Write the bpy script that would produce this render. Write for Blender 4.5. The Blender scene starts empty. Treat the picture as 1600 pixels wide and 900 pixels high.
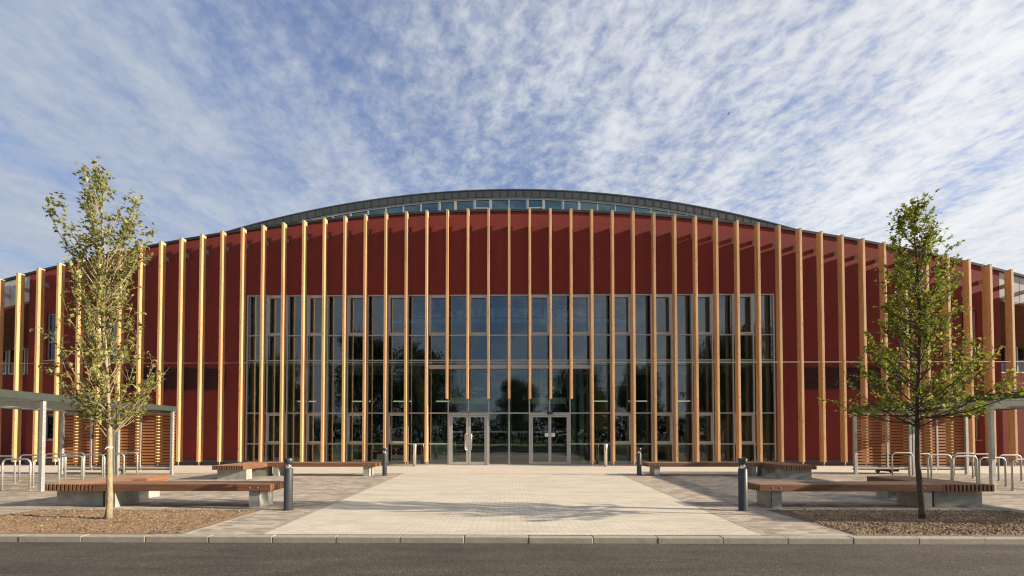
import bpy, bmesh, math, random
from mathutils import Vector, Matrix, noise
R = math.radians
scene = bpy.context.scene
col = scene.collection

# ------------------------------------------------------------------ camera
cam_d = bpy.data.cameras.new('camera')
cam = bpy.data.objects.new('camera', cam_d)
col.objects.link(cam)
cam_d.sensor_width = 36.0
cam_d.lens = 755.0 / 1600 * 36
cam_d.shift_x = 0.008
cam_d.shift_y = 0.13284
cam_d.clip_end = 3000
cam.location = (0, 0, 1.44)
cam.rotation_euler = (R(91.4), 0, R(0.63))
scene.camera = cam

# ------------------------------------------------------------------ light
SUNV = Vector((6.5, -1.0, 2.14)).normalized()          # towards the sun
w = bpy.data.worlds.new('World')
scene.world = w
w.use_nodes = True
nt = w.node_tree
nt.nodes.clear()
N = nt.nodes.new
def wl(a, b): nt.links.new(a, b)
def wmath(op, a, b=None, clamp=False):
    n = N('ShaderNodeMath'); n.operation = op; n.use_clamp = clamp
    for i, v in enumerate((a, b)):
        if v is None: continue
        if isinstance(v, (int, float)): n.inputs[i].default_value = v
        else: wl(v, n.inputs[i])
    return n.outputs[0]
sky = N('ShaderNodeTexSky'); sky.sky_type = 'NISHITA'; sky.sun_disc = False
sky.sun_elevation = math.asin(SUNV.z)
sky.sun_rotation = math.atan2(SUNV.x, SUNV.y)
sky.air_density = 1.3; sky.dust_density = 0.6; sky.ozone_density = 2.0
tc = N('ShaderNodeTexCoord')
sep = N('ShaderNodeSeparateXYZ'); wl(tc.outputs['Generated'], sep.inputs[0])
zz = wmath('ADD', wmath('MAXIMUM', sep.outputs[2], 0.0), 0.07)
px = wmath('DIVIDE', sep.outputs[0], zz)
py = wmath('DIVIDE', sep.outputs[1], zz)
def cnoise(sx, sy, scale, detail, rough, dist=0.0, off=0.0, rot=0.0):
    c = N('ShaderNodeCombineXYZ')
    ax = wmath('ADD', wmath('MULTIPLY', px, math.cos(rot)), wmath('MULTIPLY', py, math.sin(rot)))
    ay = wmath('SUBTRACT', wmath('MULTIPLY', py, math.cos(rot)), wmath('MULTIPLY', px, math.sin(rot)))
    wl(wmath('MULTIPLY', ax, sx), c.inputs[0]); wl(wmath('MULTIPLY', ay, sy), c.inputs[1]); c.inputs[2].default_value = off
    n = N('ShaderNodeTexNoise'); n.inputs['Scale'].default_value = scale; n.inputs['Detail'].default_value = detail
    n.inputs['Roughness'].default_value = rough; n.inputs['Distortion'].default_value = dist
    wl(c.outputs[0], n.inputs['Vector'])
    return n.outputs['Fac']
big = cnoise(1.3, 0.5, 0.9, 3, 0.5, 0.3, 3.1)
mid = cnoise(1.5, 0.8, 4.0, 5, 0.6, 0.6, 7.7, R(12))
rip = cnoise(1.0, 0.75, 26.0, 6, 0.64, 0.25, 1.3, R(25))
sund = N('ShaderNodeVectorMath'); sund.operation = 'DOT_PRODUCT'
wl(tc.outputs['Generated'], sund.inputs[0]); sund.inputs[1].default_value = SUNV
sd = sund.outputs['Value']
side = wmath('MULTIPLY', wmath('ABSOLUTE', wmath('ADD', px, 0.35)), 0.20)
v = wmath('ADD', wmath('MULTIPLY', big, 0.9), wmath('MULTIPLY', mid, 0.7))
ramp_x = wmath('MULTIPLY', wmath('ADD', px, 0.9), 1.1, True)
ripw = wmath('ADD', wmath('MULTIPLY', ramp_x, 0.85), 0.45)
v = wmath('ADD', v, wmath('MULTIPLY', wmath('SUBTRACT', rip, 0.5), ripw))
v = wmath('ADD', v, 0.49)
v = wmath('ADD', v, wmath('MULTIPLY', wmath('SUBTRACT', 1.0, ramp_x), 0.14))
v = wmath('ADD', v, side)
strk = cnoise(2.4, 0.35, 1.5, 4, 0.55, 0.2, 9.2, R(-8))
v = wmath('ADD', v, wmath('MULTIPLY', wmath('SUBTRACT', strk, 0.5), 0.8))
v = wmath('SUBTRACT', v, wmath('MULTIPLY', wmath('MAXIMUM', wmath('SUBTRACT', py, 1.9), 0.0), 0.22))
v = wmath('ADD', v, wmath('MULTIPLY', px, 0.025))
v = wmath('SUBTRACT', v, 1.03)
cov = wmath('ADD', wmath('MULTIPLY', v, 1.2), 0.16)
mr = N('ShaderNodeMapRange'); mr.interpolation_type = 'SMOOTHERSTEP'; mr.inputs['From Min'].default_value = -0.12; mr.inputs['From Max'].default_value = 1.25
wl(cov, mr.inputs['Value']); cov = mr.outputs['Result']
cov = wmath('ADD', wmath('MULTIPLY', cov, 0.76), 0.21)
# brighter cloud towards the sun
t = wmath('ADD', wmath('MULTIPLY', sd, 0.5), 0.5)
t = wmath('POWER', t, 1.6)
ccol = N('ShaderNodeMix'); ccol.data_type = 'RGBA'
ccol.inputs['A'].default_value = (2.5, 2.82, 3.35, 1)
ccol.inputs['B'].default_value = (6.0, 5.95, 5.85, 1)
wl(t, ccol.inputs['Factor'])
shade = wmath('ADD', wmath('MULTIPLY', mid, 0.30), wmath('MULTIPLY', strk, 0.30))
shade = wmath('ADD', wmath('ADD', shade, wmath('MULTIPLY', rip, 0.14)), 0.66)
cbr = N('ShaderNodeVectorMath'); cbr.operation = 'SCALE'; wl(ccol.outputs['Result'], cbr.inputs[0]); wl(shade, cbr.inputs['Scale'])
mx = N('ShaderNodeMix'); mx.data_type = 'RGBA'
skm = N('ShaderNodeMix'); skm.data_type = 'RGBA'; skm.blend_type = 'MULTIPLY'; skm.inputs['Factor'].default_value = 1
wl(sky.outputs[0], skm.inputs['A']); skm.inputs['B'].default_value = (0.44, 0.66, 1.08, 1)
wl(cov, mx.inputs['Factor']); wl(skm.outputs['Result'], mx.inputs['A']); wl(cbr.outputs[0], mx.inputs['B'])
bg = N('ShaderNodeBackground'); bg.inputs['Strength'].default_value = 0.08
out = N('ShaderNodeOutputWorld')
wl(mx.outputs['Result'], bg.inputs['Color']); wl(bg.outputs[0], out.inputs['Surface'])

sl = bpy.data.lights.new('sun', 'SUN'); sl.energy = 5.0; sl.angle = R(0.5); sl.color = (1.0, 0.85, 0.66)
so = bpy.data.objects.new('sun', sl); col.objects.link(so)
so.rotation_euler = SUNV.to_track_quat('Z', 'Y').to_euler()
so.location = (30, -10, 30)

scene.view_settings.view_transform = 'Standard'
scene.view_settings.look = 'None'
scene.view_settings.gamma = 1
scene.view_settings.use_curve_mapping = False
scene.view_settings.exposure = 1.05
scene.render.engine = 'CYCLES'
scene.cycles.filter_width = 1.2

# ------------------------------------------------------------------ materials
def newmat(name):
    m = bpy.data.materials.new(name); m.use_nodes = True
    n = m.node_tree; n.nodes.clear()
    return m, n
class NB:                                                # tiny node builder
    def __init__(s, name):
        s.m, s.t = newmat(name)
        s.out = s.t.nodes.new('ShaderNodeOutputMaterial')
        s.b = s.t.nodes.new('ShaderNodeBsdfPrincipled')
        s.t.links.new(s.b.outputs[0], s.out.inputs[0])
        s.geo = s.t.nodes.new('ShaderNodeNewGeometry')
    def n(s, k, **kw):
        x = s.t.nodes.new(k)
        for a, v in kw.items(): setattr(x, a, v)
        return x
    def l(s, a, b): s.t.links.new(a, b)
    def pos(s, sc=(1, 1, 1)):
        mp = s.n('ShaderNodeMapping'); mp.inputs['Scale'].default_value = sc
        s.l(s.geo.outputs['Position'], mp.inputs[0]); return mp.outputs[0]
    def noise(s, vec, scale, detail=4, rough=0.55, dist=0):
        x = s.n('ShaderNodeTexNoise'); x.inputs['Scale'].default_value = scale; x.inputs['Detail'].default_value = detail
        x.inputs['Roughness'].default_value = rough; x.inputs['Distortion'].default_value = dist
        s.l(vec, x.inputs['Vector']); return x.outputs['Fac']
    def ramp(s, fac, stops):
        x = s.n('ShaderNodeValToRGB'); e = x.color_ramp.elements
        while len(e) < len(stops): e.new(0.5)
        for i, (p, c) in enumerate(stops): e[i].position = p; e[i].color = (*c, 1) if len(c) == 3 else c
        s.l(fac, x.inputs[0]); return x.outputs[0]
    def mix(s, fac, a, b, blend='MIX'):
        x = s.n('ShaderNodeMix', data_type='RGBA', blend_type=blend)
        for k, v in (('Factor', fac), ('A', a), ('B', b)):
            if isinstance(v, (int, float)): x.inputs[k].default_value = v
            elif isinstance(v, tuple): x.inputs[k].default_value = (*v, 1)
            else: s.l(v, x.inputs[k])
        return x.outputs['Result']
    def math(s, op, a, b=None, clamp=False):
        x = s.n('ShaderNodeMath', operation=op, use_clamp=clamp)
        for i, v in enumerate((a, b)):
            if v is None: continue
            if isinstance(v, (int, float)): x.inputs[i].default_value = v
            else: s.l(v, x.inputs[i])
        return x.outputs[0]
    def bump(s, h, strength=0.3, dist=0.01):
        x = s.n('ShaderNodeBump'); x.inputs['Strength'].default_value = strength; x.inputs['Distance'].default_value = dist
        s.l(h, x.inputs['Height']); s.l(x.outputs[0], s.b.inputs['Normal'])
    def col(s, c):
        if isinstance(c, tuple): s.b.inputs['Base Color'].default_value = (*c, 1)
        else: s.l(c, s.b.inputs['Base Color'])
    def rough(s, r):
        if isinstance(r, (int, float)): s.b.inputs['Roughness'].default_value = r
        else: s.l(r, s.b.inputs['Roughness'])

def m_wood(name, lo, mid, hi, axis='z', knots=True, rough=0.55, weather=False):
    q = NB(name)
    sc = {'z': (34, 34, 1.1), 'x': (1.1, 34, 34), 'y': (34, 1.1, 34)}[axis]
    g = q.noise(q.pos(sc), 1.0, 5, 0.6, 0.4)
    c = q.ramp(g, [(0.25, lo), (0.5, mid), (0.78, hi)])
    sl_ = {'z': (1.7, 1.7, 0.25), 'x': (0.25, 1.7, 1.7), 'y': (1.7, 0.25, 1.7)}[axis]
    blot = q.noise(q.pos(sl_), 1.3, 3)
    c = q.mix(1.0, c, q.ramp(blot, [(0.3, (0.8, 0.78, 0.76)), (0.7, (1.08, 1.05, 1.0))]), 'MULTIPLY')
    if knots:
        v = q.n('ShaderNodeTexVoronoi'); v.inputs['Scale'].default_value = 1.0
        q.l(q.pos({'z': (9, 9, 3.0), 'x': (3.0, 9, 9), 'y': (9, 3.0, 9)}[axis]), v.inputs['Vector'])
        kn = q.ramp(v.outputs['Distance'], [(0.09, (0.20, 0.11, 0.06)), (0.19, (1, 1, 1))])
        c = q.mix(0.85, c, kn, 'MULTIPLY')
    oi = q.n('ShaderNodeObjectInfo')
    c = q.mix(0.75, c, q.ramp(oi.outputs['Random'], [(0.0, (0.80, 0.80, 0.84)), (0.5, (0.98, 0.95, 0.92)), (1.0, (1.12, 1.10, 1.08))]), 'MULTIPLY')
    if weather:                                            # sun-bleached upper faces
        sp = q.n('ShaderNodeSeparateXYZ'); q.l(q.geo.outputs['True Normal'], sp.inputs[0])
        wz = q.math('MULTIPLY', q.math('SUBTRACT', sp.outputs[2], 0.6), 1.5, True)
        c = q.mix(wz, c, q.ramp(g, [(0.3, (0.27, 0.175, 0.12)), (0.7, (0.42, 0.30, 0.22))]))
    q.col(c); q.rough(rough); q.bump(g, 0.15, 0.004)
    return q.m
M = {}
M['fin'] = m_wood('larch_glulam', (0.46, 0.24, 0.10), (0.62, 0.365, 0.17), (0.75, 0.50, 0.26))
M['slat'] = m_wood('larch_slat', (0.27, 0.11, 0.032), (0.40, 0.18, 0.055), (0.50, 0.25, 0.09), 'x')
M['bench_x'] = m_wood('hardwood_x', (0.12, 0.054, 0.026), (0.20, 0.092, 0.046), (0.28, 0.145, 0.08), 'x', False, 0.6, True)
M['bench_y'] = m_wood('hardwood_y', (0.12, 0.054, 0.026), (0.20, 0.092, 0.046), (0.28, 0.145, 0.08), 'y', False, 0.6, True)
M['soffit'] = m_wood('soffit_boards', (0.10, 0.045, 0.02), (0.17, 0.08, 0.035), (0.22, 0.11, 0.05), 'x', False)

def m_simple(name, c, rough=0.5, metal=0.0, var=0.12, vs=3.0, bump=0.0, bs=60):
    q = NB(name)
    n = q.noise(q.pos(), vs, 5, 0.6)
    a = tuple(x * (1 - var) for x in c); b = tuple(min(1, x * (1 + var)) for x in c)
    q.col(q.ramp(n, [(0.3, a), (0.7, b)])); q.b.inputs['Metallic'].default_value = metal
    q.rough(q.math('ADD', q.math('MULTIPLY', n, 0.25), rough - 0.12))
    if bump: q.bump(q.noise(q.pos(), bs, 3), bump, 0.01)
    return q.m
q = NB('red_render')
n1 = q.noise(q.pos(), 0.6, 5, 0.6); n2 = q.noise(q.pos((1, 1, 1)), 90, 2, 0.5)
n3 = q.noise(q.pos((3.5, 1, 0.15)), 1.2, 4, 0.6)
c = q.ramp(n1, [(0.3, (0.165, 0.0215, 0.015)), (0.7, (0.195, 0.0265, 0.0185))])
c = q.mix(0.35, c, q.ramp(n3, [(0.35, (0.78, 0.76, 0.76)), (0.65, (1.08, 1.05, 1.05))]), 'MULTIPLY')
q.col(c); q.rough(0.88); q.bump(n2, 0.5, 0.01); M['red'] = q.m
M['louvre'] = m_simple('louvre_red', (0.035, 0.004, 0.004), 0.5)
M['alu'] = m_simple('aluminium_frame', (0.42, 0.40, 0.37), 0.42, 0.35, 0.06)
M['galv'] = m_simple('galvanised_steel', (0.44, 0.46, 0.45), 0.5, 0.55, 0.16, 14)
M['galv2'] = m_simple('galvanised_plate', (0.36, 0.37, 0.33), 0.6, 0.25, 0.22, 5)
M['stainless'] = m_simple('stainless', (0.72, 0.70, 0.66), 0.28, 0.9, 0.05)
M['greysteel'] = m_simple('green_grey_steel', (0.042, 0.055, 0.049), 0.5, 0.1, 0.1)
M['sheet'] = m_simple('roof_sheet', (0.17, 0.165, 0.155), 0.55, 0.2, 0.1)
M['bollard'] = m_simple('graphite_paint', (0.045, 0.046, 0.05), 0.42, 0.2, 0.1)
M['reflector'] = m_simple('lamp_reflector', (0.85, 0.82, 0.76), 0.2, 0.8, 0.03)
M['coping'] = m_simple('coping_metal', (0.022, 0.023, 0.022), 0.75, 0.0, 0.1)
M['zinc'] = m_simple('zinc_sheet', (0.072, 0.079, 0.072), 0.45, 0.35, 0.18, 0.9)
M['plinth'] = m_simple('plinth_grey', (0.11, 0.10, 0.095), 0.8, 0, 0.15, 4, 0.3)
M['poly'] = m_simple('grey_panel', (0.40, 0.41, 0.42), 0.35, 0, 0.1, 1.5)
M['int_dark'] = m_simple('interior_wall', (0.16, 0.17, 0.155), 0.8, 0, 0.1)
M['int_floor'] = m_simple('interior_floor', (0.10, 0.09, 0.08), 0.35, 0, 0.1)
M['int_col'] = m_simple('interior_column', (0.52, 0.60, 0.52), 0.6, 0, 0.05)
M['int_lt'] = m_simple('interior_pale', (0.78, 0.82, 0.80), 0.6, 0, 0.05)
M['black'] = m_simple('black_plastic', (0.02, 0.02, 0.02), 0.5)
M['white'] = m_simple('white_card', (0.8, 0.8, 0.78), 0.6, 0, 0.03)
M['ink'] = m_simple('grey_ink', (0.28, 0.30, 0.36), 0.7)
M['kerb'] = m_simple('kerb_concrete', (0.33, 0.30, 0.245), 0.85, 0, 0.14, 9, 0.35, 120)
M['flag'] = m_simple('pale_paving', (0.56, 0.50, 0.41), 0.85, 0, 0.07, 1.2, 0.2, 60)
M['edge'] = m_simple('drain_slot', (0.09, 0.085, 0.08), 0.7)
q = NB('lamp_on'); q.b.inputs['Emission Color'].default_value = (1, 0.9, 0.62, 1); q.b.inputs['Emission Strength'].default_value = 0.35; M['lamp'] = q.m

def m_block(name, c1, c2, mortar, bw, bh, msize, varc, big):
    q = NB(name)
    b = q.n('ShaderNodeTexBrick'); b.offset = 0.5
    b.inputs['Scale'].default_value = 1.0; b.inputs['Brick Width'].default_value = bw; b.inputs['Row Height'].default_value = bh
    b.inputs['Mortar Size'].default_value = msize; b.inputs['Mortar Smooth'].default_value = 0.3
    b.inputs['Color1'].default_value = (*c1, 1); b.inputs['Color2'].default_value = (*c2, 1); b.inputs['Mortar'].default_value = (*mortar, 1)
    q.l(q.pos(), b.inputs['Vector'])
    c = b.outputs['Color']
    n1 = q.noise(q.pos(), big, 5, 0.6); n2 = q.noise(q.pos(), 130, 2, 0.6); n3 = q.noise(q.pos((0.5, 2.2, 1)), 0.9, 4)
    c = q.mix(varc, c, q.ramp(n1, [(0.3, (0.75, 0.74, 0.73)), (0.7, (1.12, 1.1, 1.08))]), 'MULTIPLY')
    c = q.mix(0.5, c, q.ramp(n2, [(0.3, (0.72, 0.72, 0.72)), (0.7, (1.15, 1.15, 1.15))]), 'MULTIPLY')
    c = q.mix(0.6, c, q.ramp(n3, [(0.33, (0.80, 0.78, 0.76)), (0.55, (1.04, 1.04, 1.04))]), 'MULTIPLY')
    n4 = q.noise(q.pos(), 6, 2, 0.5)
    c = q.mix(0.7, c, q.ramp(n4, [(0.22, (0.62, 0.58, 0.54)), (0.29, (1, 1, 1))]), 'MULTIPLY')
    q.col(c); q.rough(0.88)
    h = q.math('SUBTRACT', q.math('MULTIPLY', n2, 0.25), b.outputs['Fac'])
    q.bump(h, 0.55, 0.006)
    return q.m
M['path'] = m_block('cream_block', (0.61, 0.565, 0.46), (0.54, 0.495, 0.40), (0.24, 0.19, 0.14), 0.2, 0.1, 0.0035, 0.25, 1.6)
M['greyblock'] = m_block('grey_block', (0.52, 0.45, 0.355), (0.26, 0.225, 0.185), (0.13, 0.115, 0.10), 0.24, 0.12, 0.004, 0.6, 1.1)
q = NB('asphalt')
n1 = q.noise(q.pos(), 62, 3, 0.8); n2 = q.noise(q.pos((0.45, 1.3, 1)), 1.3, 6, 0.7, 0.6); n3 = q.noise(q.pos((0.25, 3.5, 1)), 1.2, 4, 0.6, 1.2)
c = q.ramp(n1, [(0.37, (0.016, 0.013, 0.011)), (0.53, (0.056, 0.047, 0.039)), (0.67, (0.18, 0.155, 0.128))])
c = q.mix(0.6, c, q.ramp(n2, [(0.38, (0.55, 0.53, 0.52)), (0.62, (1.35, 1.3, 1.22))]), 'MULTIPLY')
c = q.mix(0.5, c, q.ramp(n3, [(0.4, (0.75, 0.74, 0.73)), (0.66, (1.3, 1.25, 1.18))]), 'MULTIPLY')
q.col(c); q.rough(0.85); q.bump(n1, 0.9, 0.012); M['asphalt'] = q.m
q = NB('soil')
n1 = q.noise(q.pos(), 55, 5, 0.7); n2 = q.noise(q.pos(), 2.2, 4, 0.6)
c = q.ramp(n1, [(0.3, (0.075, 0.048, 0.026)), (0.5, (0.185, 0.125, 0.072)), (0.72, (0.29, 0.205, 0.13))])
c = q.mix(0.6, c, q.ramp(n2, [(0.3, (0.7, 0.68, 0.66)), (0.7, (1.15, 1.12, 1.1))]), 'MULTIPLY')
q.col(c); q.rough(0.95); q.bump(n1, 0.5, 0.02); M['soil'] = q.m
q = NB('grass'); n1 = q.noise(q.pos(), 8, 5, 0.7)
q.col(q.ramp(n1, [(0.3, (0.05, 0.075, 0.02)), (0.7, (0.12, 0.15, 0.045))])); q.rough(0.9); q.bump(n1, 0.8, 0.05); M['grass'] = q.m
def m_bark(name, lo, hi, lichen):
    q = NB(name); g = q.noise(q.pos((24, 24, 7)), 1.5, 6, 0.65)
    c = q.ramp(g, [(0.3, lo), (0.7, hi)])
    lc = q.noise(q.pos(), 11, 3, 0.5)
    c = q.mix(q.math('MULTIPLY', q.ramp(lc, [(0.58, (0, 0, 0)), (0.66, (1, 1, 1))]), lichen), c, (0.36, 0.27, 0.05))
    q.col(c); q.rough(0.9); q.bump(g, 0.7, 0.01); return q.m
M['bark'] = m_bark('pale_bark', (0.17, 0.13, 0.075), (0.36, 0.30, 0.20), 0.75)
M['bark2'] = m_bark('dark_bark', (0.045, 0.033, 0.022), (0.12, 0.09, 0.06), 0.15)
def m_leaf(name, a, b, trans):
    q = NB(name)
    n = q.noise(q.pos(), 9, 3, 0.7)
    inf = q.n('ShaderNodeNewGeometry')
    c = q.mix(inf.outputs['Random Per Island'], a, b)
    c = q.mix(0.5, c, q.ramp(n, [(0.3, (0.75, 0.8, 0.8)), (0.7, (1.2, 1.15, 1.0))]), 'MULTIPLY')
    q.col(c); q.rough(0.55)
    tr = q.n('ShaderNodeBsdfTranslucent'); q.l(c, tr.inputs['Color'])
    ms = q.n('ShaderNodeMixShader'); ms.inputs[0].default_value = trans
    q.l(q.b.outputs[0], ms.inputs[1]); q.l(tr.outputs[0], ms.inputs[2]); q.l(ms.outputs[0], q.out.inputs[0])
    return q.m
M['leaf1'] = m_leaf('olive_leaf', (0.13, 0.155, 0.034), (0.36, 0.36, 0.105), 0.35)
M['leaf2'] = m_leaf('green_leaf', (0.085, 0.13, 0.014), (0.36, 0.38, 0.06), 0.45)
M['leaf3'] = m_leaf('dark_leaf', (0.02, 0.032, 0.012), (0.06, 0.075, 0.025), 0.2)
def m_glass(name, tint, refl, rtint):
    m, t = newmat(name)
    o = t.nodes.new('ShaderNodeOutputMaterial'); tr = t.nodes.new('ShaderNodeBsdfTransparent'); gl = t.nodes.new('ShaderNodeBsdfGlossy')
    tr.inputs[0].default_value = (*tint, 1); gl.inputs['Color'].default_value = (*rtint, 1); gl.inputs['Roughness'].default_value = 0.0
    fr = t.nodes.new('ShaderNodeFresnel'); fr.inputs['IOR'].default_value = 1.5
    ad = t.nodes.new('ShaderNodeMath'); ad.operation = 'MULTIPLY_ADD'; ad.inputs[1].default_value = 1.6; ad.inputs[2].default_value = refl
    ad.use_clamp = True
    ms = t.nodes.new('ShaderNodeMixShader')
    g = t.nodes.new('ShaderNodeNewGeometry'); nn = t.nodes.new('ShaderNodeTexNoise'); nn.inputs['Scale'].default_value = 0.8; nn.inputs['Detail'].default_value = 1
    bp = t.nodes.new('ShaderNodeBump'); bp.inputs['Strength'].default_value = 0.03; bp.inputs['Distance'].default_value = 0.05
    t.links.new(g.outputs['Position'], nn.inputs['Vector']); t.links.new(nn.outputs['Fac'], bp.inputs['Height']); t.links.new(bp.outputs[0], gl.inputs['Normal'])
    t.links.new(fr.outputs[0], ad.inputs[0]); t.links.new(ad.outputs[0], ms.inputs[0])
    t.links.new(tr.outputs[0], ms.inputs[1]); t.links.new(gl.outputs[0], ms.inputs[2]); t.links.new(ms.outputs[0], o.inputs[0])
    return m
M['glass'] = m_glass('solar_glass', (0.68, 0.78, 0.71), 0.045, (0.76, 0.78, 0.86))
M['glass2'] = m_glass('clerestory_glass', (0.35, 0.48, 0.50), 0.14, (0.60, 0.82, 0.80))

M['glass3'] = m_glass('tinted_glass', (0.20, 0.32, 0.36), 0.05, (0.7, 0.8, 0.85))

# ------------------------------------------------------------------ mesh helpers
ORG = {}
class MB:
    def __init__(s): s.v = []; s.f = []; s.smooth = set()
    def add(s, vs, fs, smooth=False):
        o = len(s.v); s.v += [Vector(p) for p in vs]
        for f in fs:
            if smooth: s.smooth.add(len(s.f))
            s.f.append([i + o for i in f])
    def box(s, x0, x1, y0, y1, z0, z1):
        if x1 < x0: x0, x1 = x1, x0
        if y1 < y0: y0, y1 = y1, y0
        s.add([(x0, y0, z0), (x1, y0, z0), (x1, y1, z0), (x0, y1, z0), (x0, y0, z1), (x1, y0, z1), (x1, y1, z1), (x0, y1, z1)],
              [(0, 3, 2, 1), (4, 5, 6, 7), (0, 1, 5, 4), (1, 2, 6, 5), (2, 3, 7, 6), (3, 0, 4, 7)])
    def prism(s, base, axisv):                            # base polygon (3D pts) extruded
        n = len(base); a = Vector(axisv); b = [Vector(p) for p in base]
        s.add(b + [p + a for p in b], [tuple(reversed(range(n))), tuple(range(n, 2 * n))] + [(i, (i + 1) % n, (i + 1) % n + n, i + n) for i in range(n)])
    def strip(s, xs, lo, hi, y0, y1):                     # arched band: lo(x), hi(x)
        n = len(xs)
        vs = []
        for x in xs: vs += [(x, y0, lo(x)), (x, y0, hi(x)), (x, y1, lo(x)), (x, y1, hi(x))]
        fs = [(0, 1, 3, 2), ((n - 1) * 4, (n - 1) * 4 + 2, (n - 1) * 4 + 3, (n - 1) * 4 + 1)]
        for i in range(n - 1):
            a = i * 4; b = a + 4
            fs += [(a, b, b + 1, a + 1), (a + 2, a + 3, b + 3, b + 2), (a + 1, b + 1, b + 3, a + 3), (a, a + 2, b + 2, b)]
        s.add(vs, fs)
    def tube(s, pts, rad, seg=10, cap=True):
        pts = [Vector(p) for p in pts]; n = len(pts)
        if not isinstance(rad, (list, tuple)): rad = [rad] * n
        vs = []; up = None
        for i, p in enumerate(pts):
            d = (pts[min(i + 1, n - 1)] - pts[max(i - 1, 0)]).normalized()
            if up is None: up = d.orthogonal().normalized()
            u = (up - d * up.dot(d)).normalized(); up = u; w_ = d.cross(u)
            for k in range(seg):
                a = 2 * math.pi * k / seg
                vs.append(p + (u * math.cos(a) + w_ * math.sin(a)) * rad[i])
        fs = []
        for i in range(n - 1):
            for k in range(seg):
                fs.append((i * seg + k, i * seg + (k + 1) % seg, (i + 1) * seg + (k + 1) % seg, (i + 1) * seg + k))
        s.add(vs, fs, True)
        if cap:
            o = len(s.v) - len(vs)
            s.f.append([o + k for k in reversed(range(seg))]); s.f.append([o + (n - 1) * seg + k for k in range(seg)])
    def lathe(s, cx, cy, prof, seg=28):
        s.tube([(cx, cy, z) for r, z in prof], [r for r, z in prof], seg)
    def build(s, name, mat, parent=None, bevel=0, loc=None):
        me = bpy.data.meshes.new(name)
        org = ORG.get(parent.name, Vector((0, 0, 0))) if parent else Vector(loc or (0, 0, 0))
        me.from_pydata([p - org for p in s.v], [], s.f); me.update()
        if s.smooth:
            for i in s.smooth: me.polygons[i].use_smooth = True
        me.materials.append(mat)
        o = bpy.data.objects.new(name, me); col.objects.link(o)
        if parent: o.parent = parent
        else: o.location = org
        ORG[o.name] = org
        if bevel:
            b = o.modifiers.new('bevel', 'BEVEL'); b.width = bevel; b.segments = 2; b.limit_method = 'ANGLE'; b.angle_limit = R(40)
        return o
def thing(name, label, cat, loc=(0, 0, 0), group=None):
    o = bpy.data.objects.new(name, None); col.objects.link(o); o.location = loc; o.empty_display_size = 0.2
    o['label'] = label; o['category'] = cat
    if group: o['group'] = group
    ORG[o.name] = Vector(loc); return o
def tag(o, label, cat, group=None, kind=None):
    o['label'] = label; o['category'] = cat
    if group: o['group'] = group
    if kind: o['kind'] = kind
    return o
def struct(o): o['kind'] = 'structure'; return o
def frange(a, b, n): return [a + (b - a) * i / n for i in range(n + 1)]

# ------------------------------------------------------------------ ground
g = MB(); g.add([(-900, -900, -0.10), (900, -900, -0.10), (900, 900, -0.10), (-900, 900, -0.10)], [(0, 1, 2, 3)])
struct(g.build('ground', M['grass']))
g = MB(); g.box(-120, 120, -1.5, 6.92, -0.5, -0.085); struct(g.build('road', M['asphalt']))
g = MB(); g.box(-120, 120, -3.6, -1.65, -0.5, 0.0); struct(g.build('pavement', M['greyblock']))
rnd = random.Random(5)
g = MB()
x = -45.0 + 0.44
while x < 45:
    dy = rnd.uniform(-0.004, 0.004); dz = rnd.uniform(-0.003, 0.003)
    g.box(x + 0.002, x + 0.913, 6.9 + dy, 7.055, -0.4, 0.0 + dz)
    x += 0.915
g.box(-45, 45, 6.93, 7.05, -0.4, -0.012)
struct(g.build('kerb', M['kerb'], bevel=0.012))
g = MB(); x = -45
while x < 45: g.box(x + 0.004, x + 0.911, -1.66, -1.5, -0.4, 0.004); x += 0.915
struct(g.build('kerb', M['kerb']))
# grey block paving as a slab, beds cut out
BL = (-9.20, -4.80, 7.06, 9.36); BR = (4.98, 9.60, 7.06, 9.46)
g = MB()
zt = 0.0
for a in ((-45, BL[0], 7.06, 18.6), (BL[1], BR[0], 7.06, 18.6), (BR[1], 45, 7.06, 18.6), (BL[0], BL[1], BL[3], 18.6), (BR[0], BR[1], BR[3], 18.6)):
    g.box(a[0], a[1], a[2], a[3], -0.4, zt)
struct(g.build('paving', M['greyblock']))
g = MB(); g.box(-45, 45, 18.72, 24.0, -0.4, 0.0); struct(g.build('pale_paving', M['flag']))
g = MB(); g.box(-45, 45, 18.6, 18.72, -0.4, -0.012); struct(g.build('drain_channel', M['edge']))
g = MB(); g.prism([(-3.58, 7.06, -0.02), (3.66, 7.06, -0.02), (4.13, 18.58, -0.02), (-4.0, 18.58, -0.02)], (0, 0, 0.025)); struct(g.build('entrance_path', M['path']))
# soldier course at both sides of the path
q = NB('border_block'); n1 = q.noise(q.pos(), 5, 4); q.col(q.ramp(n1, [(0.3, (0.26, 0.23, 0.19)), (0.7, (0.40, 0.36, 0.30))])); q.rough(0.9); M['border'] = q.m
g = MB()
for (x0, x1) in ((-3.58, -4.0), (3.66, 4.13)):
    s_ = -1 if x0 < 0 else 1; y = 7.06
    while y < 18.5:
        t0 = (y - 7.06) / 11.52; xa = x0 + (x1 - x0) * t0 + s_ * 0.006
        g.box(xa, xa + s_ * 0.1, y, y + 0.195, -0.02, 0.006 + rnd.uniform(0, 0.0015)); y += 0.2
struct(g.build('path_border', M['border']))
for (x0, x1, y0, y1) in (BL, BR):                          # edging around the beds
    g = MB()
    g.box(x0 - 0.06, x0, y0 + 0.01, y1 + 0.06, -0.1, 0.003); g.box(x1, x1 + 0.06, y0 + 0.01, y1 + 0.06, -0.1, 0.003); g.box(x0 + 0.002, x1 - 0.002, y1, y1 + 0.058, -0.1, 0.003)
    struct(g.build('bed_edging', M['border']))
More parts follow.
